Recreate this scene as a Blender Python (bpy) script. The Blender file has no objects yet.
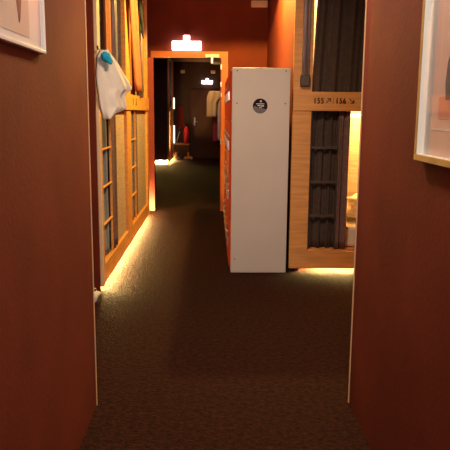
import bpy, bmesh, math, random
from mathutils import Vector, Matrix
random.seed(4)
S = bpy.context.scene
COL = S.collection
PI = math.pi

# ------------------------------------------------------------------ camera
cam_d = bpy.data.cameras.new('camera'); cam = bpy.data.objects.new('camera', cam_d); COL.objects.link(cam)
def nrm(v): return v.normalized()
F = 628.9
Yc = nrm(Vector((-12, 112, -F))); Zc = nrm(Vector((28, 3535, F))); Zc = nrm(Zc - Yc * Zc.dot(Yc)); Xc = Yc.cross(Zc)
cam.matrix_world = Matrix.Translation((0, 0, 1.43)) @ Matrix((Xc, Yc, Zc)).to_4x4()
cam_d.sensor_width = 36; cam_d.lens = F / 450 * 36; cam_d.clip_start = .05
S.camera = cam

# ------------------------------------------------------------------ world, lights, exposure
w = bpy.data.worlds.new('world'); S.world = w; w.use_nodes = True
w.node_tree.nodes['Background'].inputs[0].default_value = (.9, .55, .4, 1)
w.node_tree.nodes['Background'].inputs[1].default_value = .02
S.view_settings.view_transform = 'Standard'; S.view_settings.look = 'None'
S.view_settings.exposure = .14; S.view_settings.gamma = 1; S.view_settings.use_curve_mapping = False
def area(name, loc, size, power, col, rot=(0, 0, 0), sizey=None, spread=None):
    l = bpy.data.lights.new(name, 'AREA'); l.energy = power; l.color = col; l.size = size
    if sizey: l.shape = 'RECTANGLE'; l.size_y = sizey
    if spread: l.spread = spread
    o = bpy.data.objects.new(name, l); o.location = loc; o.rotation_euler = rot; COL.objects.link(o); return o
def spot(name, loc, target, ang, blend, power, col, r=.03):
    l = bpy.data.lights.new(name, 'SPOT'); l.energy = power; l.color = col; l.spot_size = math.radians(ang); l.spot_blend = blend; l.shadow_soft_size = r
    o = bpy.data.objects.new(name, l); o.location = loc
    o.rotation_euler = (Vector(target) - Vector(loc)).to_track_quat('-Z', 'Y').to_euler(); COL.objects.link(o); return o
WARM = (1, .60, .27)
spot('downlight_corridor', (.42, 7.0, 2.97), (.42, 7.0, 0), 156, .12, 370, (1, .64, .12))
area('ceiling_lamp_crossing', (.1, 3.5, 2.75), .25, 46, (1, .69, .42))
area('far_fill_light', (-.6, 18.6, 2.9), .3, 1.0, (1, .6, .45))  # weak fill added so the far extinguisher shows; no fitting there
area('ceiling_lamp_near', (.15, 1.8, 2.7), .3, 7, (1, .80, .66))
area('frontal_fill_behind', (.22, -1.35, 1.95), .7, 52, (1, .83, .75), (PI / 2, 0, math.radians(6)), sizey=.8)  # unseen frontal fill put behind the camera; no window is built there
spot('clothes_fill_spot', (-.35, 11.0, 2.9), (0, 12.0, 1.6), 26, .5, 90, (1, .66, .36))  # added spot to brighten the hanging clothes, without a fixture

# ------------------------------------------------------------------ materials
def mat(name, col, rough=.6, metal=0, noise=None, bump=None, sheen=0, spec=.5, col2=None):
    m = bpy.data.materials.new(name); m.use_nodes = True; nt = m.node_tree; b = nt.nodes['Principled BSDF']
    b.inputs['Base Color'].default_value = (*col, 1); b.inputs['Roughness'].default_value = rough; b.inputs['Metallic'].default_value = metal
    b.inputs['Specular IOR Level'].default_value = spec
    if sheen: b.inputs['Sheen Weight'].default_value = sheen
    tc = nt.nodes.new('ShaderNodeTexCoord')
    if noise or col2:
        n = nt.nodes.new('ShaderNodeTexNoise'); n.inputs['Scale'].default_value = (noise or (8,))[0]; n.inputs['Detail'].default_value = 6
        mp = nt.nodes.new('ShaderNodeMapping'); nt.links.new(tc.outputs['Object'], mp.inputs[0]); nt.links.new(mp.outputs[0], n.inputs['Vector'])
        if noise and len(noise) > 2: mp.inputs['Scale'].default_value = noise[2]
        r = nt.nodes.new('ShaderNodeValToRGB'); k = noise[1] if noise else .15
        c2 = col2 or tuple(c * (1 - k) for c in col)
        r.color_ramp.elements[0].color = (*c2, 1); r.color_ramp.elements[1].color = (*[min(1, c * (1 + k * .5)) for c in col], 1)
        r.color_ramp.elements[0].position = .35; r.color_ramp.elements[1].position = .65
        nt.links.new(n.outputs[0], r.inputs[0]); nt.links.new(r.outputs[0], b.inputs['Base Color'])
    if bump:
        n2 = nt.nodes.new('ShaderNodeTexNoise'); n2.inputs['Scale'].default_value = bump[0]; n2.inputs['Detail'].default_value = 3
        nt.links.new(tc.outputs['Object'], n2.inputs['Vector'])
        bp = nt.nodes.new('ShaderNodeBump'); bp.inputs['Strength'].default_value = bump[1]; bp.inputs['Distance'].default_value = bump[2] if len(bump) > 2 else .005
        nt.links.new(n2.outputs[0], bp.inputs['Height']); nt.links.new(bp.outputs[0], b.inputs['Normal'])
    return m
def glow(name, col, s):
    m = bpy.data.materials.new(name); m.use_nodes = True; b = m.node_tree.nodes['Principled BSDF']
    b.inputs['Base Color'].default_value = (*col, 1); b.inputs['Emission Color'].default_value = (*col, 1); b.inputs['Emission Strength'].default_value = s
    return m
M = {}
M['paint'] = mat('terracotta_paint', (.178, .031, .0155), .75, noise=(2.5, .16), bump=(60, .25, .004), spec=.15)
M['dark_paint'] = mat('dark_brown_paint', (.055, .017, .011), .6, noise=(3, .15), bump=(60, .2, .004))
M['orange_paint'] = mat('orange_frame_paint', (.60, .15, .035), .5, noise=(4, .1))
M['jamb_red'] = mat('red_jamb_paint', (.40, .06, .03), .5)
M['ceiling'] = mat('ceiling_paint', (.30, .12, .07), .8)
M['wood'] = mat('birch_plywood', (.84, .40, .115), .5, noise=(3, .16, (1, 1, 12)), bump=(90, .1, .002))
M['panelwood'] = mat('pale_grained_plywood', (.60, .48, .42), .55, noise=(5, .22, (1.2, 1.2, 16)))
M['edgetrim'] = mat('honey_edge_trim', (.85, .55, .28), .35)
M['litwood'] = mat('lit_edge_wood', (.85, .68, .50), .5, noise=(6, .1))  # same post wood, with the light on it painted into the colour
M['steel'] = mat('brushed_steel', (.62, .6, .6), .3, 1)
M['railpaint'] = mat('mauve_grey_metal', (.36, .30, .33), .5, .2)
M['darksteel'] = mat('dark_steel', (.10, .075, .06), .5, .2)
M['black'] = mat('black_plastic', (.015, .013, .012), .5)
M['ink'] = mat('dark_brown_ink', (.03, .015, .01), .6)
M['slate'] = mat('slate_blue_fabric', (.12, .17, .34), .9, noise=(30, .2), sheen=.3)
M['mauve'] = mat('mauve_fabric', (.22, .13, .12), .9, noise=(30, .2))
M['greycloth'] = mat('grey_fabric', (.17, .165, .24), .9, noise=(30, .2), sheen=.2)
M['dimcloth'] = mat('dim_warm_grey_fabric', (.085, .058, .045), .9, noise=(30, .2))  # same fabric as the slate curtains, dim warm light put into its colour
M['scarfcloth'] = mat('charcoal_lace', (.03, .035, .05), .9, noise=(60, .5))
M['orangecloth'] = mat('orange_fabric', (.50, .18, .10), .85, noise=(20, .15))
M['rust'] = mat('rust_fabric', (.42, .16, .07), .9, noise=(20, .15))
M['white_cloth'] = mat('white_cotton', (.90, .88, .85), .9, bump=(25, .25, .01))
M['turq'] = mat('turquoise_cloth', (.01, .45, .80), .8, bump=(40, .4, .01))
M['tan_cloth'] = mat('tan_cotton', (.62, .40, .20), .9)
M['pinkgrey_cloth'] = mat('pale_grey_towel', (.50, .40, .38), .95)
M['magenta'] = mat('magenta_cloth', (.25, .02, .06), .9)
M['bedding'] = mat('cream_bedding', (.85, .80, .70), .85, bump=(14, .5, .02))
M['locker'] = mat('pale_grey_locker_metal', (.70, .645, .60), .45, noise=(1.5, .05))
M['lockerred'] = mat('orange_red_locker_door', (.50, .050, .014), .7, spec=.15)
M['white'] = mat('white_lacquer', (.82, .81, .79), .4)
M['mat_board'] = mat('white_mat_board', (.86, .85, .83), .8)
M['print'] = mat('beige_print_paper', (.74, .62, .55), .8, noise=(6, .06))
M['printpink'] = mat('pink_print_paper', (.85, .38, .26), .7, noise=(6, .08))
M['printpale'] = mat('pale_print_paper', (.85, .60, .52), .7, noise=(5, .08))
M['printgrey'] = mat('grey_print_ink', (.16, .13, .13), .7)
M['figure'] = mat('plum_print_ink', (.22, .07, .08), .7, noise=(30, .4))
M['goldwood'] = mat('honey_oak_frame', (.58, .36, .12), .45, noise=(12, .2))
M['greenwhite'] = mat('pale_green_spacer', (.84, .90, .84), .7)
M['red'] = mat('extinguisher_red', (.60, .02, .02), .3)
M['redcurtain'] = mat('dark_red_fabric', (.22, .015, .012), .9)
M['sticker'] = mat('dark_sticker', (.015, .012, .013), .7, spec=.15)
M['stickergrey'] = mat('grey_sticker_ink', (.20, .19, .21), .7, spec=.15)
M['stickerpale'] = mat('pale_sticker_ink', (.75, .62, .58), .4)
M['sole'] = mat('dark_rubber', (.04, .02, .02), .8)
M['exit'] = glow('lit_sign_glow', (1, .92, .96), 6.5)
M['led'] = glow('led_strip_warm', (1, .70, .24), 1150)
M['led_r'] = glow('led_strip_amber', (1, .68, .22), 560)
M['led_far'] = glow('led_strip_distant', (1, .58, .13), 240)
M['led_pod'] = glow('pod_lamp_warm', (1, .66, .24), 16)
M['led_slit'] = glow('pod_lamp_slit', (1, .85, .55), 2.2)
def carpet():
    m = bpy.data.materials.new('brown_loop_carpet'); m.use_nodes = True; nt = m.node_tree; b = nt.nodes['Principled BSDF']
    tc = nt.nodes.new('ShaderNodeTexCoord'); v = nt.nodes.new('ShaderNodeTexVoronoi'); v.inputs['Scale'].default_value = 70
    n = nt.nodes.new('ShaderNodeTexNoise'); n.inputs['Scale'].default_value = 34; n.inputs['Detail'].default_value = 5; n.inputs['Roughness'].default_value = .7
    nt.links.new(tc.outputs['Object'], v.inputs['Vector']); nt.links.new(tc.outputs['Object'], n.inputs['Vector'])
    r = nt.nodes.new('ShaderNodeValToRGB'); r.color_ramp.elements[0].position = .38; r.color_ramp.elements[1].position = .66
    r.color_ramp.elements[0].color = (.014, .0034, .0021, 1); r.color_ramp.elements[1].color = (.045, .0122, .0062, 1)
    nt.links.new(n.outputs[0], r.inputs[0]); nt.links.new(r.outputs[0], b.inputs['Base Color'])
    b.inputs['Roughness'].default_value = .95; b.inputs['Specular IOR Level'].default_value = .1
    bp = nt.nodes.new('ShaderNodeBump'); bp.inputs['Strength'].default_value = .8; bp.inputs['Distance'].default_value = .006
    nt.links.new(v.outputs['Distance'], bp.inputs['Height']); nt.links.new(bp.outputs[0], b.inputs['Normal'])
    return m
M['carpet'] = carpet()

# ------------------------------------------------------------------ helpers
class MB:
    def __init__(s): s.bm = bmesh.new()
    def box(s, x0, x1, y0, y1, z0, z1, bev=0):
        r = bmesh.ops.create_cube(s.bm, size=1)
        for v in r['verts']:
            v.co = Vector(((x0 + x1) / 2 + v.co.x * (x1 - x0), (y0 + y1) / 2 + v.co.y * (y1 - y0), (z0 + z1) / 2 + v.co.z * (z1 - z0)))
        if bev:
            es = list({e for v in r['verts'] for e in v.link_edges})
            bmesh.ops.bevel(s.bm, geom=es, offset=bev, segments=2, affect='EDGES', profile=.5)
        return s
    def tube(s, pts, r, n=10):
        pts = [Vector(p) for p in pts]; rings = []
        rr = r if isinstance(r, (list, tuple)) else [r] * len(pts)
        for i, p in enumerate(pts):
            d = (pts[min(i + 1, len(pts) - 1)] - pts[max(i - 1, 0)]).normalized()
            a = d.cross(Vector((0, 0, 1)));
            if a.length < .1: a = d.cross(Vector((1, 0, 0)))
            a.normalize(); b = d.cross(a)
            rings.append([s.bm.verts.new(p + (a * math.cos(t * 2 * PI / n) + b * math.sin(t * 2 * PI / n)) * rr[i]) for t in range(n)])
        for i in range(len(rings) - 1):
            for k in range(n): s.bm.faces.new((rings[i][k], rings[i][(k + 1) % n], rings[i + 1][(k + 1) % n], rings[i + 1][k]))
        s.bm.faces.new(rings[0][::-1]); s.bm.faces.new(rings[-1]); return s
    def lathe(s, prof, n=20, c=(0, 0, 0)):
        return s.tube([(c[0], c[1], c[2] + z) for r, z in prof], [max(r, 1e-4) for r, z in prof], n)
    def prism(s, pts, axis, a, b):
        # outline pts (p,q) extruded along axis between a and b
        def mk(p, q, t): return {'x': (t, p, q), 'y': (p, t, q), 'z': (p, q, t)}[axis]
        A = [s.bm.verts.new(mk(p, q, a)) for p, q in pts]; B = [s.bm.verts.new(mk(p, q, b)) for p, q in pts]
        s.bm.faces.new(A); s.bm.faces.new(B[::-1]); n = len(pts)
        for i in range(n): s.bm.faces.new((A[i], B[i], B[(i + 1) % n], A[(i + 1) % n]))
        return s
    def grid(s, fn, nu, nv, th):
        # closed thin shell; fn(u,v)->(point, normal)
        A = []; B = []
        for i in range(nu + 1):
            ra = []; rb = []
            for j in range(nv + 1):
                p, nn = fn(i / nu, j / nv); p = Vector(p); nn = Vector(nn)
                ra.append(s.bm.verts.new(p + nn * th / 2)); rb.append(s.bm.verts.new(p - nn * th / 2))
            A.append(ra); B.append(rb)
        for i in range(nu):
            for j in range(nv):
                s.bm.faces.new((A[i][j], A[i + 1][j], A[i + 1][j + 1], A[i][j + 1])); s.bm.faces.new((B[i][j + 1], B[i + 1][j + 1], B[i + 1][j], B[i][j]))
        for i in range(nu):
            s.bm.faces.new((A[i + 1][0], A[i][0], B[i][0], B[i + 1][0])); s.bm.faces.new((A[i][nv], A[i + 1][nv], B[i + 1][nv], B[i][nv]))
        for j in range(nv):
            s.bm.faces.new((A[0][j], A[0][j + 1], B[0][j + 1], B[0][j])); s.bm.faces.new((A[nu][j + 1], A[nu][j], B[nu][j], B[nu][j + 1]))
        return s
    def build(s, name, m, parent=None, loc=None, smooth=False, rotz=0):
        bmesh.ops.recalc_face_normals(s.bm, faces=s.bm.faces)
        me = bpy.data.meshes.new(name); s.bm.to_mesh(me); s.bm.free(); me.materials.append(m if not isinstance(m, str) else M[m])
        if smooth:
            for p in me.polygons: p.use_smooth = True
        o = bpy.data.objects.new(name, me); COL.objects.link(o)
        if parent: o.parent = parent
        if loc: o.location = loc
        if rotz: o.rotation_euler = (0, 0, rotz)
        return o
def tag(o, label=None, cat=None, group=None, kind=None):
    for k, v in (('label', label), ('category', cat), ('group', group), ('kind', kind)):
        if v: o[k] = v
    return o
def thing(name, label, cat, loc=(0, 0, 0), rotz=0, group=None):
    o = bpy.data.objects.new(name, None); o.location = loc; o.rotation_euler = (0, 0, rotz); o.empty_display_size = .1; COL.objects.link(o)
    return tag(o, label, cat, group)
def struct(name, mb, m, parent=None):
    o = mb.build(name, m, parent)
    if not parent: o['kind'] = 'structure'
    return o
def text(name, s, size, m, parent, loc, rot, ext=.0008, off=0, align='LEFT'):
    c = bpy.data.curves.new(name, 'FONT'); c.body = s; c.size = size; c.extrude = ext; c.offset = off; c.space_character = 1.08; c.align_x = align
    t = bpy.data.objects.new(name + '_tmp', c); COL.objects.link(t)
    dg = bpy.context.evaluated_depsgraph_get(); me = bpy.data.meshes.new_from_object(t.evaluated_get(dg)); bpy.data.objects.remove(t)
    bb = bmesh.new(); bb.from_mesh(me)
    for v in bb.verts: v.co.x += .0035
    bb.from_mesh(me)
    for v in bb.verts: v.co.z += 0
    bb.to_mesh(me); bb.free(); me.materials.clear(); me.materials.append(M[m]); o = bpy.data.objects.new(name, me); COL.objects.link(o)
    o.parent = parent; o.location = loc; o.rotation_euler = rot; o.scale = (.78, 1, 1); return o
def copy_tree(o, parent=None):
    c = o.copy(); COL.objects.link(c); c.parent = parent
    for ch in list(o.children): copy_tree(ch, c)
    return c

# ------------------------------------------------------------------ the setting
CZ = 3.0
struct('floor', MB().box(-3.2, 3.4, -1.6, 20.4, -.1, 0), 'carpet')
struct('ceiling', MB().box(-3.2, 3.4, -1.6, 20.4, CZ, CZ + .1), 'ceiling')
struct('wall_left', MB().box(-.72, -.57, -1.5, 2.925, 0, CZ), 'paint')
struct('wall_right', MB().box(.69, .84, -1.5, 2.95, 0, CZ), 'paint')
struct('wall_back', MB().box(-3.2, 3.4, -1.6, -1.5, 0, CZ), 'paint')
struct('wall_left_crossing', MB().box(-2.2, -.72, 2.82, 2.92, 0, CZ), 'paint')
struct('wall_right_crossing', MB().box(.84, 3.1, 2.85, 2.95, 0, CZ), 'paint')
struct('wall_left_outer', MB().box(-2.3, -2.2, 2.82, 9.25, 0, CZ), 'paint')
struct('wall_right_outer', MB().box(3.1, 3.2, 2.85, 7.2, 0, CZ), 'paint')
struct('wall_left_recess', MB().box(-2.2, -.908, 4.952, 4.967, 0, CZ), 'paint')
struct('wall_right_corridor', MB().box(.77, .795, 5.62, 9.25, 0, CZ), 'paint')
mb = MB(); X0, X1, ZT = -.85, .11, 2.2
mb.box(-2.2, X0, 9.25, 9.4, 0, CZ).box(X1, .795, 9.25, 9.4, 0, CZ).box(X0, X1, 9.25, 9.4, ZT, CZ)
struct('wall_end', mb, 'paint')
struct('trim_1', MB().box(-.571, -.566, 2.918, 2.928, 0, CZ, .002), 'edgetrim')
struct('trim_2', MB().box(.685, .691, 2.943, 2.953, 0, CZ, .002), 'edgetrim')
# door portal: orange frame with red inner jambs
d = MB().box(X1, X1 + .10, 9.225, 9.25, 0, ZT).box(X0 - .035, X1 + .10, 9.225, 9.25, ZT, ZT + .09).build('door_1', 'orange_paint'); d['kind'] = 'structure'
MB().box(X0 - .08, X0, 9.20, 9.4, 0, ZT).build('left_jamb', 'jamb_red', d)
MB().box(X1, X1 + .012, 9.222, 9.4, 0, ZT).build('right_jamb', 'jamb_red', d)
for z0, z1 in ((2.04, 2.11), (1.80, 1.87), (1.66, 1.72), (.98, 1.06)):
    MB().box(X1 - .004, X1 + .014, 9.214, 9.226, z0, z1, .002).build('hinge', 'steel', d)
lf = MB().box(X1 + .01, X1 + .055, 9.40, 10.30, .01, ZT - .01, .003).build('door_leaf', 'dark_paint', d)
cl = MB().box(-.115, .085, 9.195, 9.226, ZT + .005, ZT + .052, .006).build('closer_rail', 'white', d)
MB().box(-.035, .0, 9.19, 9.215, ZT - .08, ZT + .02, .004).build('closer_bracket', 'steel', cl)
MB().box(-.02, .10, 9.20, 9.24, ZT - .095, ZT - .055, .005).build('closer_arm', 'black', cl)
# far corridor
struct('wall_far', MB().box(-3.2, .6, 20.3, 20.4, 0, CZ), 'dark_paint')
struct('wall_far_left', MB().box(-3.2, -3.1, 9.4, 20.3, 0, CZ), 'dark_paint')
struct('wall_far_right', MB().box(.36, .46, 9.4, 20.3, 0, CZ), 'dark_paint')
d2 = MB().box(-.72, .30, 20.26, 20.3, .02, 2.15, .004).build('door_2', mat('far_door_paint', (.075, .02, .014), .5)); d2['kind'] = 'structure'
hp = MB().box(-.60, -.555, 20.235, 20.262, 1.03, 1.29, .006).build('handle_plate', 'steel', d2)
MB().tube([(-.578, 20.24, 1.16), (-.578, 20.19, 1.16), (-.48, 20.18, 1.16)], .011).build('door_handle', 'steel', hp, smooth=True)

# ------------------------------------------------------------------ stacked sleeping pods
def pod(label, loc, rotz, L, p0, p1, lad, dep=1.08, panel=True, bar=.10, led='led', ledx=.05, group='stacked sleeping pods along the corridor', name='sleeping_pod', endface=False, xo=0):
    R = thing(name, label, 'bunk bed', loc, rotz, group)
    T = CZ - .01
    MB().box(0, p0, 0, .045, .032, T, .003).build('post', 'wood', R)
    MB().box(L - p1, L, 0, .045, .032, T, .003).build('post', 'wood', R)
    rail = MB().box(0, L, -.014, .04, 1.455, 1.62, .004).build('front_rail', 'wood', R)
    MB().box(p0, L - p1, .002, .045, .032, .19, .003).build('sill', 'wood', R)
    MB().box(p0, L - p1, .002, .045, 2.93, T).build('top_rail', 'wood', R)
    MB().box(p0, L, .05, dep, 1.47, 1.53).build('upper_deck', 'wood', R)
    MB().box(p0, L, .05, dep, .12, .20).build('lower_deck', 'wood', R)
    MB().box(xo, L, dep, dep + .03, .0, T).build('back_panel', 'panelwood', R)
    MB().box(L - .03, L, .05, dep, .2, T).build('end_panel', 'panelwood', R)
    MB().box(xo, xo + .025, .05, dep, .2, T).build('end_panel', 'panelwood', R)
    MB().box(xo, L, .26, .28, 0, .12).build('plinth', 'black', R)
    MB().box(ledx, L - .02, .24, .25, .04, .11).build('led_strip', led, R)
    lv = .008 if panel else .06; sw = .008 if panel else .02; rh = .006 if panel else .012
    la = MB().box(p0, p0 + sw, lv, lv + .02, .2, 1.455).box(lad - sw, lad, lv, lv + .02, .2, 1.455).build('ladder', 'darksteel' if not panel else 'wood', R)  # without panel: wooden ladder coloured dark, its shade painted in
    for z in (.51, .82, 1.13):
        MB().box(p0 + sw, lad - sw, lv - .004, lv + .018, z - rh, z + rh, .003).build('rung', 'darksteel' if not panel else 'wood', la)  # rungs take the ladder's painted-in shade colour too
    # grab bar on the upper opening
    gb = MB().tube([(bar, -.035, 1.72), (bar, -.035, 2.85)], .02).tube([(bar + .035, -.035, 1.72), (bar + .035, -.035, 2.85)], .009).build('grab_bar', 'railpaint', R, smooth=True)
    MB().box(bar - .03, bar + .055, -.055, -.012, 1.66, 1.76, .012).build('bracket', 'darksteel', gb)
    if bar > p0: MB().box(bar - .02, bar + .05, -.05, .0, 1.60, 1.66, .004).build('bracket_foot', 'darksteel', gb)
    if panel:
        MB().box(lad + .30, L - p1, .03, .05, .195, 1.455).build('side_panel', 'panelwood', R)
    return R, rail
def curtain(label, p0, p1, q0, q1, zt, zb, folds, amp, m, cat='curtain', group=None, th=.006, ease=1.0, name='curtain', ph=0):
    # p0,p1: ends of the heading; q0,q1: ends of the hem (x,y)
    bm = MB(); base = Vector(((p0[0] + p1[0]) / 2, (p0[1] + p1[1]) / 2, zb))
    d = Vector((p1[0] - p0[0], p1[1] - p0[1], 0)).normalized(); n = Vector((d.y, -d.x, 0))
    def fn(u, v):
        t = v ** ease
        a = Vector((p0[0], p0[1], 0)).lerp(Vector((q0[0], q0[1], 0)), t); b = Vector((p1[0], p1[1], 0)).lerp(Vector((q1[0], q1[1], 0)), t)
        p = a.lerp(b, u); k = amp * (.5 + .5 * math.sin(u * folds * 2 * PI + ph + .5 * math.sin(v * 3))) + amp * .3 * math.sin(u * folds * 4.7 * PI + v * 2)
        p = p + n * k; p.z = zt + (zb - zt) * v
        return p - base, n
    bm.grid(fn, max(16, int(folds * 10)), 14, th)
    o = bm.build(name, m, None, base, smooth=True); tag(o, label, cat, group); return o

# near left pod stack
LX = -.885
podL, railL = pod('near left two-level plywood sleeping pod with white T-shirt hanging on its post', (LX, 4.97, 0), PI / 2, 1.78, .12, .17, .62, bar=.60)
podF, railF = pod('far left two-level plywood sleeping pod, up to the red doorway jamb', (LX, 6.75, 0), PI / 2, 2.0, .15, .16, .62, bar=.9)
for k, ch in ((0, '1'), (1, '5')): text('digit', ch, .105, 'ink', railF, (.20 + .27 * k, -.0155, 1.51), (PI / 2, 0, 0), off=.003).scale = (1.9, 1, 1)
MB().box(-.004, .035, -.004, .02, .032, 2.99, .002).box(.034, .112, -.004, .006, 1.63, 2.985).build('lit_edge_overlay', 'litwood', podL)['label'] = 'near post overlay with light painted into its pale colour'  # overlay painting light onto the post edge and upper front
# right pod stack, front facing the camera
podR, railR = pod('right two-level plywood sleeping pod with shade-toned ladder and glowing lower bunk', (.70, 5.6, 0), 0, 2.35, .165, .165, .44, panel=False, bar=.085, led='led_r', ledx=.26, xo=.098)
for k, ch in enumerate('155'): text('digit', ch, .068, 'ink', railR, (0.176 + .0325 * k, -.0155, 1.520), (PI / 2, 0, 0), off=.0009)
for k, ch in enumerate('156'): text('digit', ch, .068, 'ink', railR, (0.37 + .0325 * k, -.0155, 1.520), (PI / 2, 0, 0), off=.0009)
def arrow(cx, cz, dx, dz):
    b = MB(); s = .019
    def bar(a, c, wd=.0035):
        a = Vector(a); c = Vector(c); dd = (c - a).normalized(); n = Vector((-dd.y, dd.x)) * wd
        b.prism([tuple(a + n), tuple(c + n), tuple(c - n), tuple(a - n)], 'y', -.017, -.0145)
    tip = (cx + dx * s, cz + dz * s)
    bar((cx - dx * s, cz - dz * s), tip); bar((tip[0] - dx * s * 1.5, tip[1]), tip); bar((tip[0], tip[1] - dz * s * 1.5), tip)
    return b
arrow(.308, 1.543, 1, 1).build('arrow_sign', 'ink', railR)
arrow(.512, 1.543, 1, -1).build('arrow_sign', 'ink', railR)
MB().box(.351, .3535, -.016, -.0145, 1.515, 1.57).build('divider_mark', 'ink', railR)

# curtains of the right pod
curtain('grey curtain, toned for dim light, closing the upper bunk above numbers 155 and 156', (.915, 5.70), (1.95, 5.70), (.868, 5.70), (1.95, 5.70), 2.93, 1.535, 7, .035, 'dimcloth')
curtain('curtain, toned for dim light, hanging behind the ladder of the right lower bunk', (.87, 5.73), (1.15, 5.73), (.87, 5.73), (1.15, 5.73), 1.466, .203, 3.2, .035, 'dimcloth')
curtain('bunched brown curtain edge beside the glowing lower bunk', (1.128, 5.68), (1.228, 5.68), (1.128, 5.68), (1.228, 5.68), 1.466, .203, 1.5, .03, 'mauve')
# lower right bunk interior
mt = MB().box(1.17, 2.98, 5.74, 6.62, .202, .40, .03).build('mattress', 'bedding'); tag(mt, 'cream mattress in the glowing lower right bunk', 'mattress')
def blob(cx, cy, cz, rx, ry, rz, name, m, label, cat, group=None, seed=0, crease=.18):
    bm = bmesh.new(); bmesh.ops.create_icosphere(bm, subdivisions=4, radius=1); rnd = random.Random(seed); f = [rnd.uniform(2, 6) for _ in range(6)]
    for v in bm.verts:
        c = v.co; k = 1 + crease * .5 * math.sin(f[0] * c.x + f[1] * c.z) * math.sin(f[2] * c.y + f[3] * c.x)
        sx = math.copysign(abs(c.x) ** .7, c.x); sy = math.copysign(abs(c.y) ** .7, c.y)
        v.co = Vector((sx * rx * k, sy * ry * k, c.z * rz * k + rz))
    mb = MB(); mb.bm.free(); mb.bm = bm; o = mb.build(name, m, None, (cx, cy, cz), smooth=True)
    return tag(o, label, cat, group)
blob(1.75, 6.2, .41, .46, .35, .12, 'duvet', 'bedding', 'rumpled cream duvet heaped on the mattress of the glowing lower bunk', 'duvet', seed=3, crease=.4)
area('pod_reading_light', (1.9, 6.45, 1.40), 1.2, 26, (1, .50, .10), sizey=.25)
tag(MB().box(1.30, 2.8, 6.56, 6.62, 1.40, 1.43, .004).build('pod_lamp', 'led_pod'), 'bright warm lamp bar under the ceiling of the glowing lower bunk', 'lamp')
area('upper_pod_light', (1.15, 6.3, 2.88), .4, 40, (1, .68, .25))

# curtains of the left pods (seen at a grazing angle)
def lc(label, y0, y1, zt, zb, folds, amp, m, x=LX - .06, yb0=None, yb1=None, ease=1, ph=0):
    return curtain(label, (x, y1), (x, y0), (x, yb1 or y1), (x, yb0 or y0), zt, zb, folds, amp, m, ease=ease, ph=ph)
lc('slate blue curtain behind the ladder of the near left lower bunk', 5.095, 5.60, 1.466, .203, 2.2, .03, 'slate', LX - .034)
lc('mauve curtain stack between ladder and pale panel of the near left lower bunk', 5.60, 5.88, 1.466, .203, 2.5, .03, 'mauve', LX - .008)
lc('slate curtain behind the ladder of the far left lower bunk', 6.91, 7.30, 1.466, .203, 2.5, .03, 'slate', LX - .034)
lc('mauve curtain stack beside the far left ladder', 7.38, 7.68, 1.466, .203, 2.5, .03, 'mauve', LX - .03)
lc('rust curtain folded back behind the T-shirt in the near left upper bunk', 5.12, 5.50, 2.9, 1.54, 3, .04, 'rust', LX - .08)
lc('orange curtain panel in the near left upper bunk, beside the grab bar', 5.70, 6.08, 2.9, 1.54, 1.5, .03, 'orangecloth', LX - .05)
lc('grey curtain between the orange curtains of the left upper bunks', 6.02, 6.60, 2.9, 1.54, 3.5, .04, 'greycloth', LX - .08)
lc('orange curtain swept diagonally across the far left upper bunk', 6.50, 7.10, 2.9, 1.66, 2, .04, 'orangecloth', LX + .06, yb0=7.0, yb1=7.6)
lc('rust curtain at the far end of the far left upper bunk', 7.25, 8.0, 2.9, 1.54, 5, .04, 'rust', LX - .08)
lc('narrow orange curtain fold beside the dark scarf on the far left upper bunk', 7.72, 8.3, 2.9, 1.60, 3, .03, 'orangecloth', LX - .0)
# scarf
def scarf():
    def fn(u, v):
        wd = .20 * (1 - v * .5) ; y = (u - .5) * wd + .20 * v + .02 * math.sin(v * 9)
        x = .02 * math.sin(u * 9 + v * 5); return (x, y, .75 * (1 - v) + .05 * math.sin(u * 14) * v), (1, 0, 0)
    return MB().grid(fn, 14, 16, .01)
tag(scarf().build('scarf', 'scarfcloth', None, (LX + .05, 7.42, 2.32), smooth=True), 'dark lacy scarf hanging at the top of the far left pod', 'scarf')

# ------------------------------------------------------------------ T-shirt and turquoise cloth
def shirt():
    rows = [(.98, .03, .09), (.89, .0, .15), (.80, -.005, .20), (.71, -.01, .235), (.625, -.012, .27), (.54, -.01, .305), (.48, -.008, .325), (.434, -.005, .322), (.39, .0, .275),
            (.33, .005, .25), (.257, .01, .26), (.17, .02, .27), (.11, .03, .19), (.05, .045, .12), (.0, .06, .075)]
    def fn(u, v):
        i = v * (len(rows) - 1); k = min(int(i), len(rows) - 2); t = i - k; z = rows[k][0] * (1 - t) + rows[k + 1][0] * t
        a = rows[k][1] * (1 - t) + rows[k + 1][1] * t; b = rows[k][2] * (1 - t) + rows[k + 1][2] * t
        s = a + (b - a) * u
        bulge = .045 * math.sin(PI * u) + .007 * math.sin(u * 11 + v * 4) * v + .004 * math.sin(u * 23 - v * 3)
        return (s, -bulge, z * .53), (0, -1, 0)
    return MB().grid(fn, 30, 40, .022)
sh = shirt().build('t_shirt', 'white_cloth', None, (-.878, 4.925, 1.375), smooth=True, rotz=math.radians(48))
tag(sh, 'white T-shirt hanging by its collar from the near left pod post', 'shirt')
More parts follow.
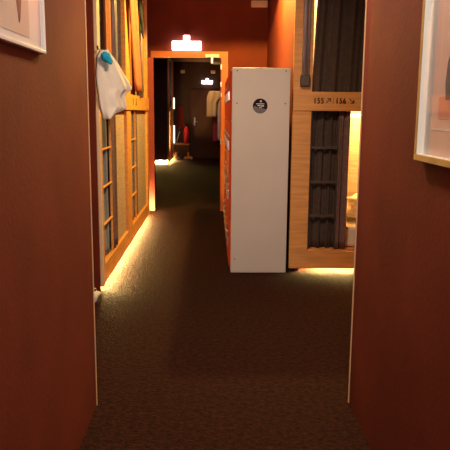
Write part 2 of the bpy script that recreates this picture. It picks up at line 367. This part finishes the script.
def crumple(rx, ry, rz, seed, name, m, loc, label, cat):
    bm = bmesh.new(); bmesh.ops.create_icosphere(bm, subdivisions=4, radius=1); rnd = random.Random(seed); f = [rnd.uniform(2, 7) for _ in range(8)]
    for v in bm.verts:
        c = v.co; k = 1 + .10 * math.sin(f[0] * c.x + f[1]) * math.sin(f[2] * c.z) + .06 * math.sin(f[3] * c.y * 2 + f[4] * c.z)
        g = 1 + .25 * c.x; v.co = Vector((c.x * rx * k * (1 - .25 * c.z) - .15 * rx * c.z, c.y * ry * k, (c.z * rz * (.75 + .2 * abs(c.x)) * g - .25 * rz * c.x) * k))
    mb = MB(); mb.bm.free(); mb.bm = bm; return tag(mb.build(name, m, None, loc, smooth=True), label, cat)
crumple(.040, .022, .050, 5, 'cloth', 'turq', (-.800, 4.872, 1.835), 'bright turquoise cloth bundled at the collar of the white T-shirt', 'cloth')
MB_h = MB().tube([(0, 0, 0), (0, -.04, 0), (0, -.055, .02)], .007).build('coat_hook', 'darksteel', None, (-.872, 4.965, 1.90), smooth=True)
tag(MB_h, 'small dark hook on the pod post above the T-shirt collar', 'hook')

# ------------------------------------------------------------------ sneakers by the pod corner
def sneaker(label, loc, rotz, m):
    R = thing('sneaker', label, 'shoe', loc, rotz, 'pair of shoes on the carpet by the left pod')
    secs = [(-.135, .030, .075), (-.12, .038, .105), (-.06, .040, .11), (0, .042, .085), (.06, .048, .062), (.11, .044, .05), (.14, .025, .035)]
    def body(z0, fz, k):
        bm = MB(); rings = []
        for y, hw, h in secs:
            ring = []
            for t in range(16):
                a = t * 2 * PI / 16; zz = z0 + (fz(h) - z0) * (.5 + .5 * math.sin(a)); ring.append(bm.bm.verts.new((math.cos(a) * hw * k * (1 - .25 * max(0, math.sin(a))), y, zz)))
            rings.append(ring)
        for i in range(len(rings) - 1):
            for t in range(16): bm.bm.faces.new((rings[i][t], rings[i][(t + 1) % 16], rings[i + 1][(t + 1) % 16], rings[i + 1][t]))
        bm.bm.faces.new(rings[0]); bm.bm.faces.new(rings[-1][::-1]); return bm
    body(.02, lambda h: h, 1).build('upper', m, R, smooth=True)
    out = [(hw * 1.08, y) for y, hw, h in secs] + [(-hw * 1.08, y) for y, hw, h in secs[::-1]]
    MB().prism(out, 'z', .001, .028).build('sole', 'sole', R)
    MB().lathe([(.024, .1), (.027, .112)], 14, (0, -.075, 0)).build('collar', 'sole', R)
    MB().box(-.015, .015, -.01, .055, .06, .09, .008).build('laces', 'white', R)
    return R
sneaker('white sneaker with dark sole at the foot of the near left pod corner', (-.908, 4.68, 0), math.radians(5), 'white')
sneaker('brown shoe just behind the white sneaker, in the strip light', (-1.085, 4.88, 0), math.radians(90), 'tan_cloth')

# ------------------------------------------------------------------ lockers
def locker():
    R = thing('locker', 'tall pale locker nearest the camera with a round dark sticker on its side', 'locker', (.152, 5.547, 0), 0, 'row of red-door lockers against the right wall')
    W, Hh, Lc = .515, 1.815, .80
    MB().box(.012, W, .0, Lc - .004, .004, Hh, .005).build('body', 'locker', R)
    MB().box(.03, W - .02, .02, Lc - .02, 0, .005).build('plinth', 'black', R)
    for c in range(2):
        for r in range(4):
            y0 = .012 + c * .39; z0 = .07 + r * .433
            dr = MB().box(-.006, .014, y0, y0 + .378, z0, z0 + .422, .003).build('door', 'lockerred', R)
            MB().box(-.022, -.005, y0 + .03, y0 + .055, z0 + .17, z0 + .25, .005).build('handle', 'steel', dr)
            lk = MB().tube([(-.006, y0 + .05, z0 + .30), (-.024, y0 + .05, z0 + .30)], .011).build('lock', 'steel', dr, smooth=True)
    return R
L0 = locker()
for i, lab in ((1, 'middle locker of the row, its red doors just seen behind the near locker'), (2, 'farthest locker of the row, beside the orange doorway frame')):
    c = copy_tree(L0); c.location = (.152, 5.547 + .80 * i, 0); c['label'] = lab
# screws and sticker only on the near one
for x, z in ((.055, 1.79), (.475, 1.79), (.055, 1.515), (.475, 1.515), (.05, .13)):
    MB().tube([(x, -.003, z), (x, .001, z)], .006, 8).build('screw', 'darksteel', L0)
st = MB().tube([(.257, -.0015, 1.493), (.257, .0, 1.493)], .064, 40).build('sticker', 'sticker', L0); st['label'] = 'round dark sticker with pale lettering'
pts = [(.257 + .062 * math.cos(a), 1.493 + .062 * math.sin(a)) for a in [PI * (1.05 + .80 * i / 16) for i in range(17)]] + [(.275, 1.475), (.235, 1.48), (.215, 1.495)]
MB().prism(pts, 'y', -.0022, -.0012).build('lower_field', 'stickergrey', st)
MB().box(.222, .292, -.003, -.0012, 1.508, 1.515).box(.233, .262, -.003, -.0012, 1.492, 1.502).box(.266, .29, -.003, -.0012, 1.488, 1.500).box(.248, .27, -.003, -.0012, 1.478, 1.485).build('lettering', 'stickerpale', st)
MB().tube([(.262, -.003, 1.533), (.262, -.0012, 1.533)], .009, 14).build('emblem', 'stickerpale', st)
# hanging keys
for j, (y, z) in enumerate(((6.0, 1.15), (6.05, .78))):
    K = thing('key_bunch', ['bunch of keys hanging from an upper lock of the near locker', 'bunch of keys hanging from a lower lock of the near locker'][j], 'keys', (.128, y, z), 0, 'keys hanging on locker doors')
    for k in range(5):
        MB().box(-.008, -.004, -.012 + .008 * (k % 3), .004 + .008 * (k % 3), -.055 * k - .022, -.055 * k, .001).build('key', 'steel', K)
    MB().tube([(-.004, 0, .02), (-.006, .0, -.22)], .003, 6).build('cord', 'darksteel', K)

# ------------------------------------------------------------------ pictures
def frame(label, loc, rotz, W, Hh, m_frame, fw, dep, tilt=0):
    R = thing('picture_frame', label, 'picture', loc, rotz)
    R.rotation_euler = (0, tilt, rotz)
    # local: x along the wall, y out of the wall is -y, z up
    MB().box(0, W, -dep, 0, 0, fw, .002).box(0, W, -dep, 0, Hh - fw, Hh, .002).box(0, fw, -dep, 0, fw, Hh - fw, .002).box(W - fw, W, -dep, 0, fw, Hh - fw, .002).build('frame', m_frame, R)
    return R
# left picture: lower right corner at y=2.12 z=1.615 ; local x runs along +Y
PL = frame('white-framed print of a thin plum figure on the left wall', (-.57, 1.515, 1.615), PI / 2, .63, .85, 'white', .012, .022)
MB().box(.012, .618, -.010, -.004, .012, .838).build('mat', 'mat_board', PL)
pr = MB().box(.13, .48, -.0115, -.010, .035, .74).build('print', 'print', PL)
leg = [(.335, .44), (.345, .30), (.350, .2), (.357, .130), (.367, .100), (.371, .084), (.377, .066), (.384, .068), (.392, .084), (.397, .104), (.407, .135), (.415, .2), (.42, .30), (.43, .44)]
MB().prism(leg, 'y', -.0125, -.0114).build('figure', 'figure', pr)
# right picture: lower left corner at y=2.08 z=1.28 ; local x runs along -Y
PR = frame('honey oak box frame with a pink still-life print on the right wall', (.69, 2.065, 1.283), -PI / 2, .62, .80, 'goldwood', .021, .03)
MB().box(.016, .604, -.006, -.003, .016, .784).build('mat', 'greenwhite', PR)
MB().box(.016, .024, -.028, -.003, .016, .784).box(.596, .604, -.028, -.003, .016, .784).box(.024, .596, -.028, -.003, .776, .784).box(.024, .596, -.028, -.003, .016, .022).build('spacer', 'greenwhite', PR)
p1 = MB().box(.085, .54, -.0075, -.006, .022, .776).build('print', 'printpale', PR)
MB().box(.145, .50, -.0085, -.0075, .135, .20).build('pink_band', 'printpink', p1)
MB().box(.10, .50, -.0085, -.0075, .10, .106).build('fold_line', 'white', p1)
MB().prism([(.20, .19), (.30, .19), (.31, .24), (.30, .30), (.268, .34), (.262, .46), (.238, .46), (.234, .34), (.20, .30), (.19, .24)], 'y', -.0095, -.0085).build('bottle_motif', 'printgrey', p1)
# clear glazing
def glass():
    m = bpy.data.materials.new('clear_glass'); m.use_nodes = True; b = m.node_tree.nodes['Principled BSDF']
    nt = m.node_tree; tr = nt.nodes.new('ShaderNodeBsdfTransparent'); gl = nt.nodes.new('ShaderNodeBsdfGlossy'); gl.inputs['Roughness'].default_value = .02
    mx = nt.nodes.new('ShaderNodeMixShader'); mx.inputs[0].default_value = .05; nt.links.new(tr.outputs[0], mx.inputs[1]); nt.links.new(gl.outputs[0], mx.inputs[2])
    nt.links.new(mx.outputs[0], nt.nodes['Material Output'].inputs['Surface'])
    return m
M['glass'] = glass()
MB().box(.012, .618, -.016, -.0145, .012, .838).build('glazing', 'glass', PL)
MB().box(.024, .596, -.024, -.0225, .022, .776).build('glazing', 'glass', PR)

# ------------------------------------------------------------------ exit signs and small wall devices
def exit_sign(label, loc, k=1):
    R = thing('exit_sign', label, 'exit sign', loc, 0, 'lit exit signs')
    MB().box(-.205 * k, .205 * k, -.045, .0, 0, .125 * k, .008).build('housing', 'exit', R)  # housing made to glow as well, to light the wall around it
    MB().box(-.195 * k, .195 * k, -.051, -.044, .008, .117 * k).build('lit_panel', 'exit', R)
    b = MB().box(-.045 * k, .045 * k, -.035, 0, .125 * k, .205 * k, .006).build('mounting_block', 'exit', R)  # block is no lamp but shares the panel's glow
    MB().box(-.04 * k, .04 * k, -.045, 0, .205 * k, .228 * k, .004).build('cap', 'jamb_red', b)
    MB().box(-.03 * k, .03 * k, -.038, -.034, .16 * k, .172 * k).build('marking', 'darksteel', b)
    return R
exit_sign('large lit white exit sign on the wall above the orange doorway', (-.378, 9.249, 2.302))
exit_sign('small lit exit sign far away above the dark end door', (-.186, 20.29, 2.33), .82)
tag(MB().box(-.115, .115, -.06, 0, 0, .09, .01).build('alarm_box', 'printpale', None, (.645, 9.249, 2.895)), 'pale pink alarm box high on the wall in the right corner', 'alarm')

# ------------------------------------------------------------------ far corridor furniture
podD, _ = pod('distant dark-ended sleeping pod left of the far door, lit under its base', (-1.25, 17.85, 0), PI / 2, 2.42, .45, .3, .9, dep=1.4, bar=.6, group='distant sleeping pods')
tag(MB().box(-2.7, -1.27, 17.82, 17.845, .10, 2.99).build('screen_panel', 'dark_paint'), 'dark brown panel closing the end of the distant pod', 'panel')
tag(MB().box(-2.6, -1.29, 17.83, 17.84, .012, .09).build('floor_light', 'led_far'), 'glowing strip light under the dark brown end panel beyond the doorway', 'light')
for z0, z1 in ((1.28, 1.88), (.46, 1.08)):
    pass
lt = thing('tube_light', 'two bright slim lamp tubes on the distant pod beside the extinguisher', 'lamp', (-1.2, 19.7, 0))
MB().box(-.02, .02, -.02, .02, 1.55, 1.88).build('upper_tube', 'led_slit', lt); MB().box(-.02, .02, -.02, .02, .50, 1.04).build('lower_tube', 'led_slit', lt); MB().box(-.03, -.02, -.01, .01, 0, 2.0).build('backing', 'wood', lt)
curtain('dark red curtain beside the distant lamp tubes', (-1.14, 20.275), (-.95, 20.275), (-1.12, 20.275), (-.93, 20.275), 1.66, .92, 3, .03, 'redcurtain')
cb = thing('low_cabinet', 'low dark cabinet under the fire extinguisher at the far wall', 'cabinet', (-.97, 20.0, 0))
MB().box(-.22, .24, -.2, .28, .44, .48, .005).build('top', 'wood', cb); MB().box(-.21, .23, -.18, .27, .22, .44).build('body', 'dark_paint', cb)
for x in (-.19, .19):
    for y in (-.16, .24): MB().box(x - .02, x + .02, y - .02, y + .02, 0, .22).build('leg', 'wood', cb)
ex = thing('fire_extinguisher', 'red fire extinguisher standing on the low cabinet by the far door', 'fire extinguisher', (-.83, 19.95, .481))
MB().lathe([(.07, 0), (.08, .02), (.08, .42), (.06, .48), (.025, .52), (.025, .54)], 20).build('cylinder', 'red', ex, smooth=True)
MB().lathe([(.02, .54), (.025, .58), (.015, .60)], 12).box(-.01, .01, -.09, .03, .58, .60).box(-.01, .01, -.10, .02, .62, .635).build('valve_handle', 'black', ex)
MB().tube([(0, -.03, .57), (-.08, -.06, .52), (-.13, -.05, .36), (-.12, -.05, .15)], .012).build('hose', 'black', ex, smooth=True)
tag(MB().tube([(.06, 0, .38), (.03, 0, .30), (-.01, 0, .18), (-.05, 0, .0)], .013).build('umbrella', 'steel', None, (-1.09, 19.9, .485), smooth=True), 'slim curved silvery stick leaning left of the extinguisher', 'stick')
for j, (x, y, m) in enumerate(((-1.1, 19.55, 'white'), (-.98, 19.6, 'sole'), (-.84, 19.55, 'tan_cloth'), (-.72, 19.58, 'tan_cloth'))):
    s = sneaker(['white distant shoe, leftmost of the row below the low cabinet', 'dark distant shoe, second in the row below the low cabinet', 'tan distant shoe, third in the row below the low cabinet', 'tan distant shoe, rightmost of the row below the low cabinet'][j], (x, y, 0), .2 * j, m)
    s['group'] = 'shoes below the far cabinet'
pr_, _ = pod('distant right sleeping pod behind the hanging clothes', (.34, 17.6, 0), -PI / 2, 2.2, .15, .15, .6, dep=.001, panel=False, bar=.3, group='distant sleeping pods') if False else (None, None)
# clothes hanging beyond the doorway
rack = thing('clothes_rail', 'thin rail holding the tan shirt and pale towel beyond the doorway', 'rail', (.0, 12.0, 1.83))
MB().tube([(-.06, .05, 0), (.36, .05, 0)], .009).build('bar', 'darksteel', rack, smooth=True)
MB().box(.345, .36, .02, .08, -.04, .04).build('wall_plate', 'darksteel', rack)
def hang(outline_rows, H_, nf, m, loc, th=.02, depth=.03):
    rows = outline_rows
    def fn(u, v):
        i = v * (len(rows) - 1); k = min(int(i), len(rows) - 2); t = i - k
        a = rows[k][0] * (1 - t) + rows[k + 1][0] * t; b = rows[k][1] * (1 - t) + rows[k + 1][1] * t
        return (a + (b - a) * u, -depth * math.sin(PI * u) + .008 * math.sin(u * nf * 6.28), -H_ * v), (0, -1, 0)
    return MB().grid(fn, 18, 16, th)
o = hang([(-.06, .14), (-.10, .15), (-.115, .15), (-.115, .08), (-.112, .075), (-.112, .075), (-.115, .075), (-.12, .07)], .48, 2, 'tan_cloth', None).build('shirt', 'tan_cloth', None, (-.006, 12.02, 1.835), smooth=True)
tag(o, 'tan shirt hanging from the thin rail beyond the doorway', 'shirt')
o = hang([(.0, .09), (.0, .09), (.0, .09), (.0, .09)], .93, 2, 'x', None).build('towel', 'pinkgrey_cloth', None, (.09, 12.06, 1.835), smooth=True)
tag(o, 'long pale towel hanging right of the tan shirt beyond the doorway', 'towel')
o = hang([(.0, .08), (.0, .08), (.0, .08)], .97, 2, 'x', None).build('towel', 'magenta', None, (.0, 12.10, 1.835), smooth=True)
tag(o, 'dark magenta towel hanging low beneath the tan shirt', 'towel')
for x, z, lab in ((-.959, 2.70, 'small pale plate high on the far wall, left above the door'), (-.006, 2.70, 'small pale plate high on the far wall, right above the exit sign')):
    tag(MB().box(-.07, .07, -.02, 0, -.05, .05, .01).build('wall_plate', 'printpale', None, (x, 20.29, z)), lab, 'wall plate', 'small plates on the far wall')
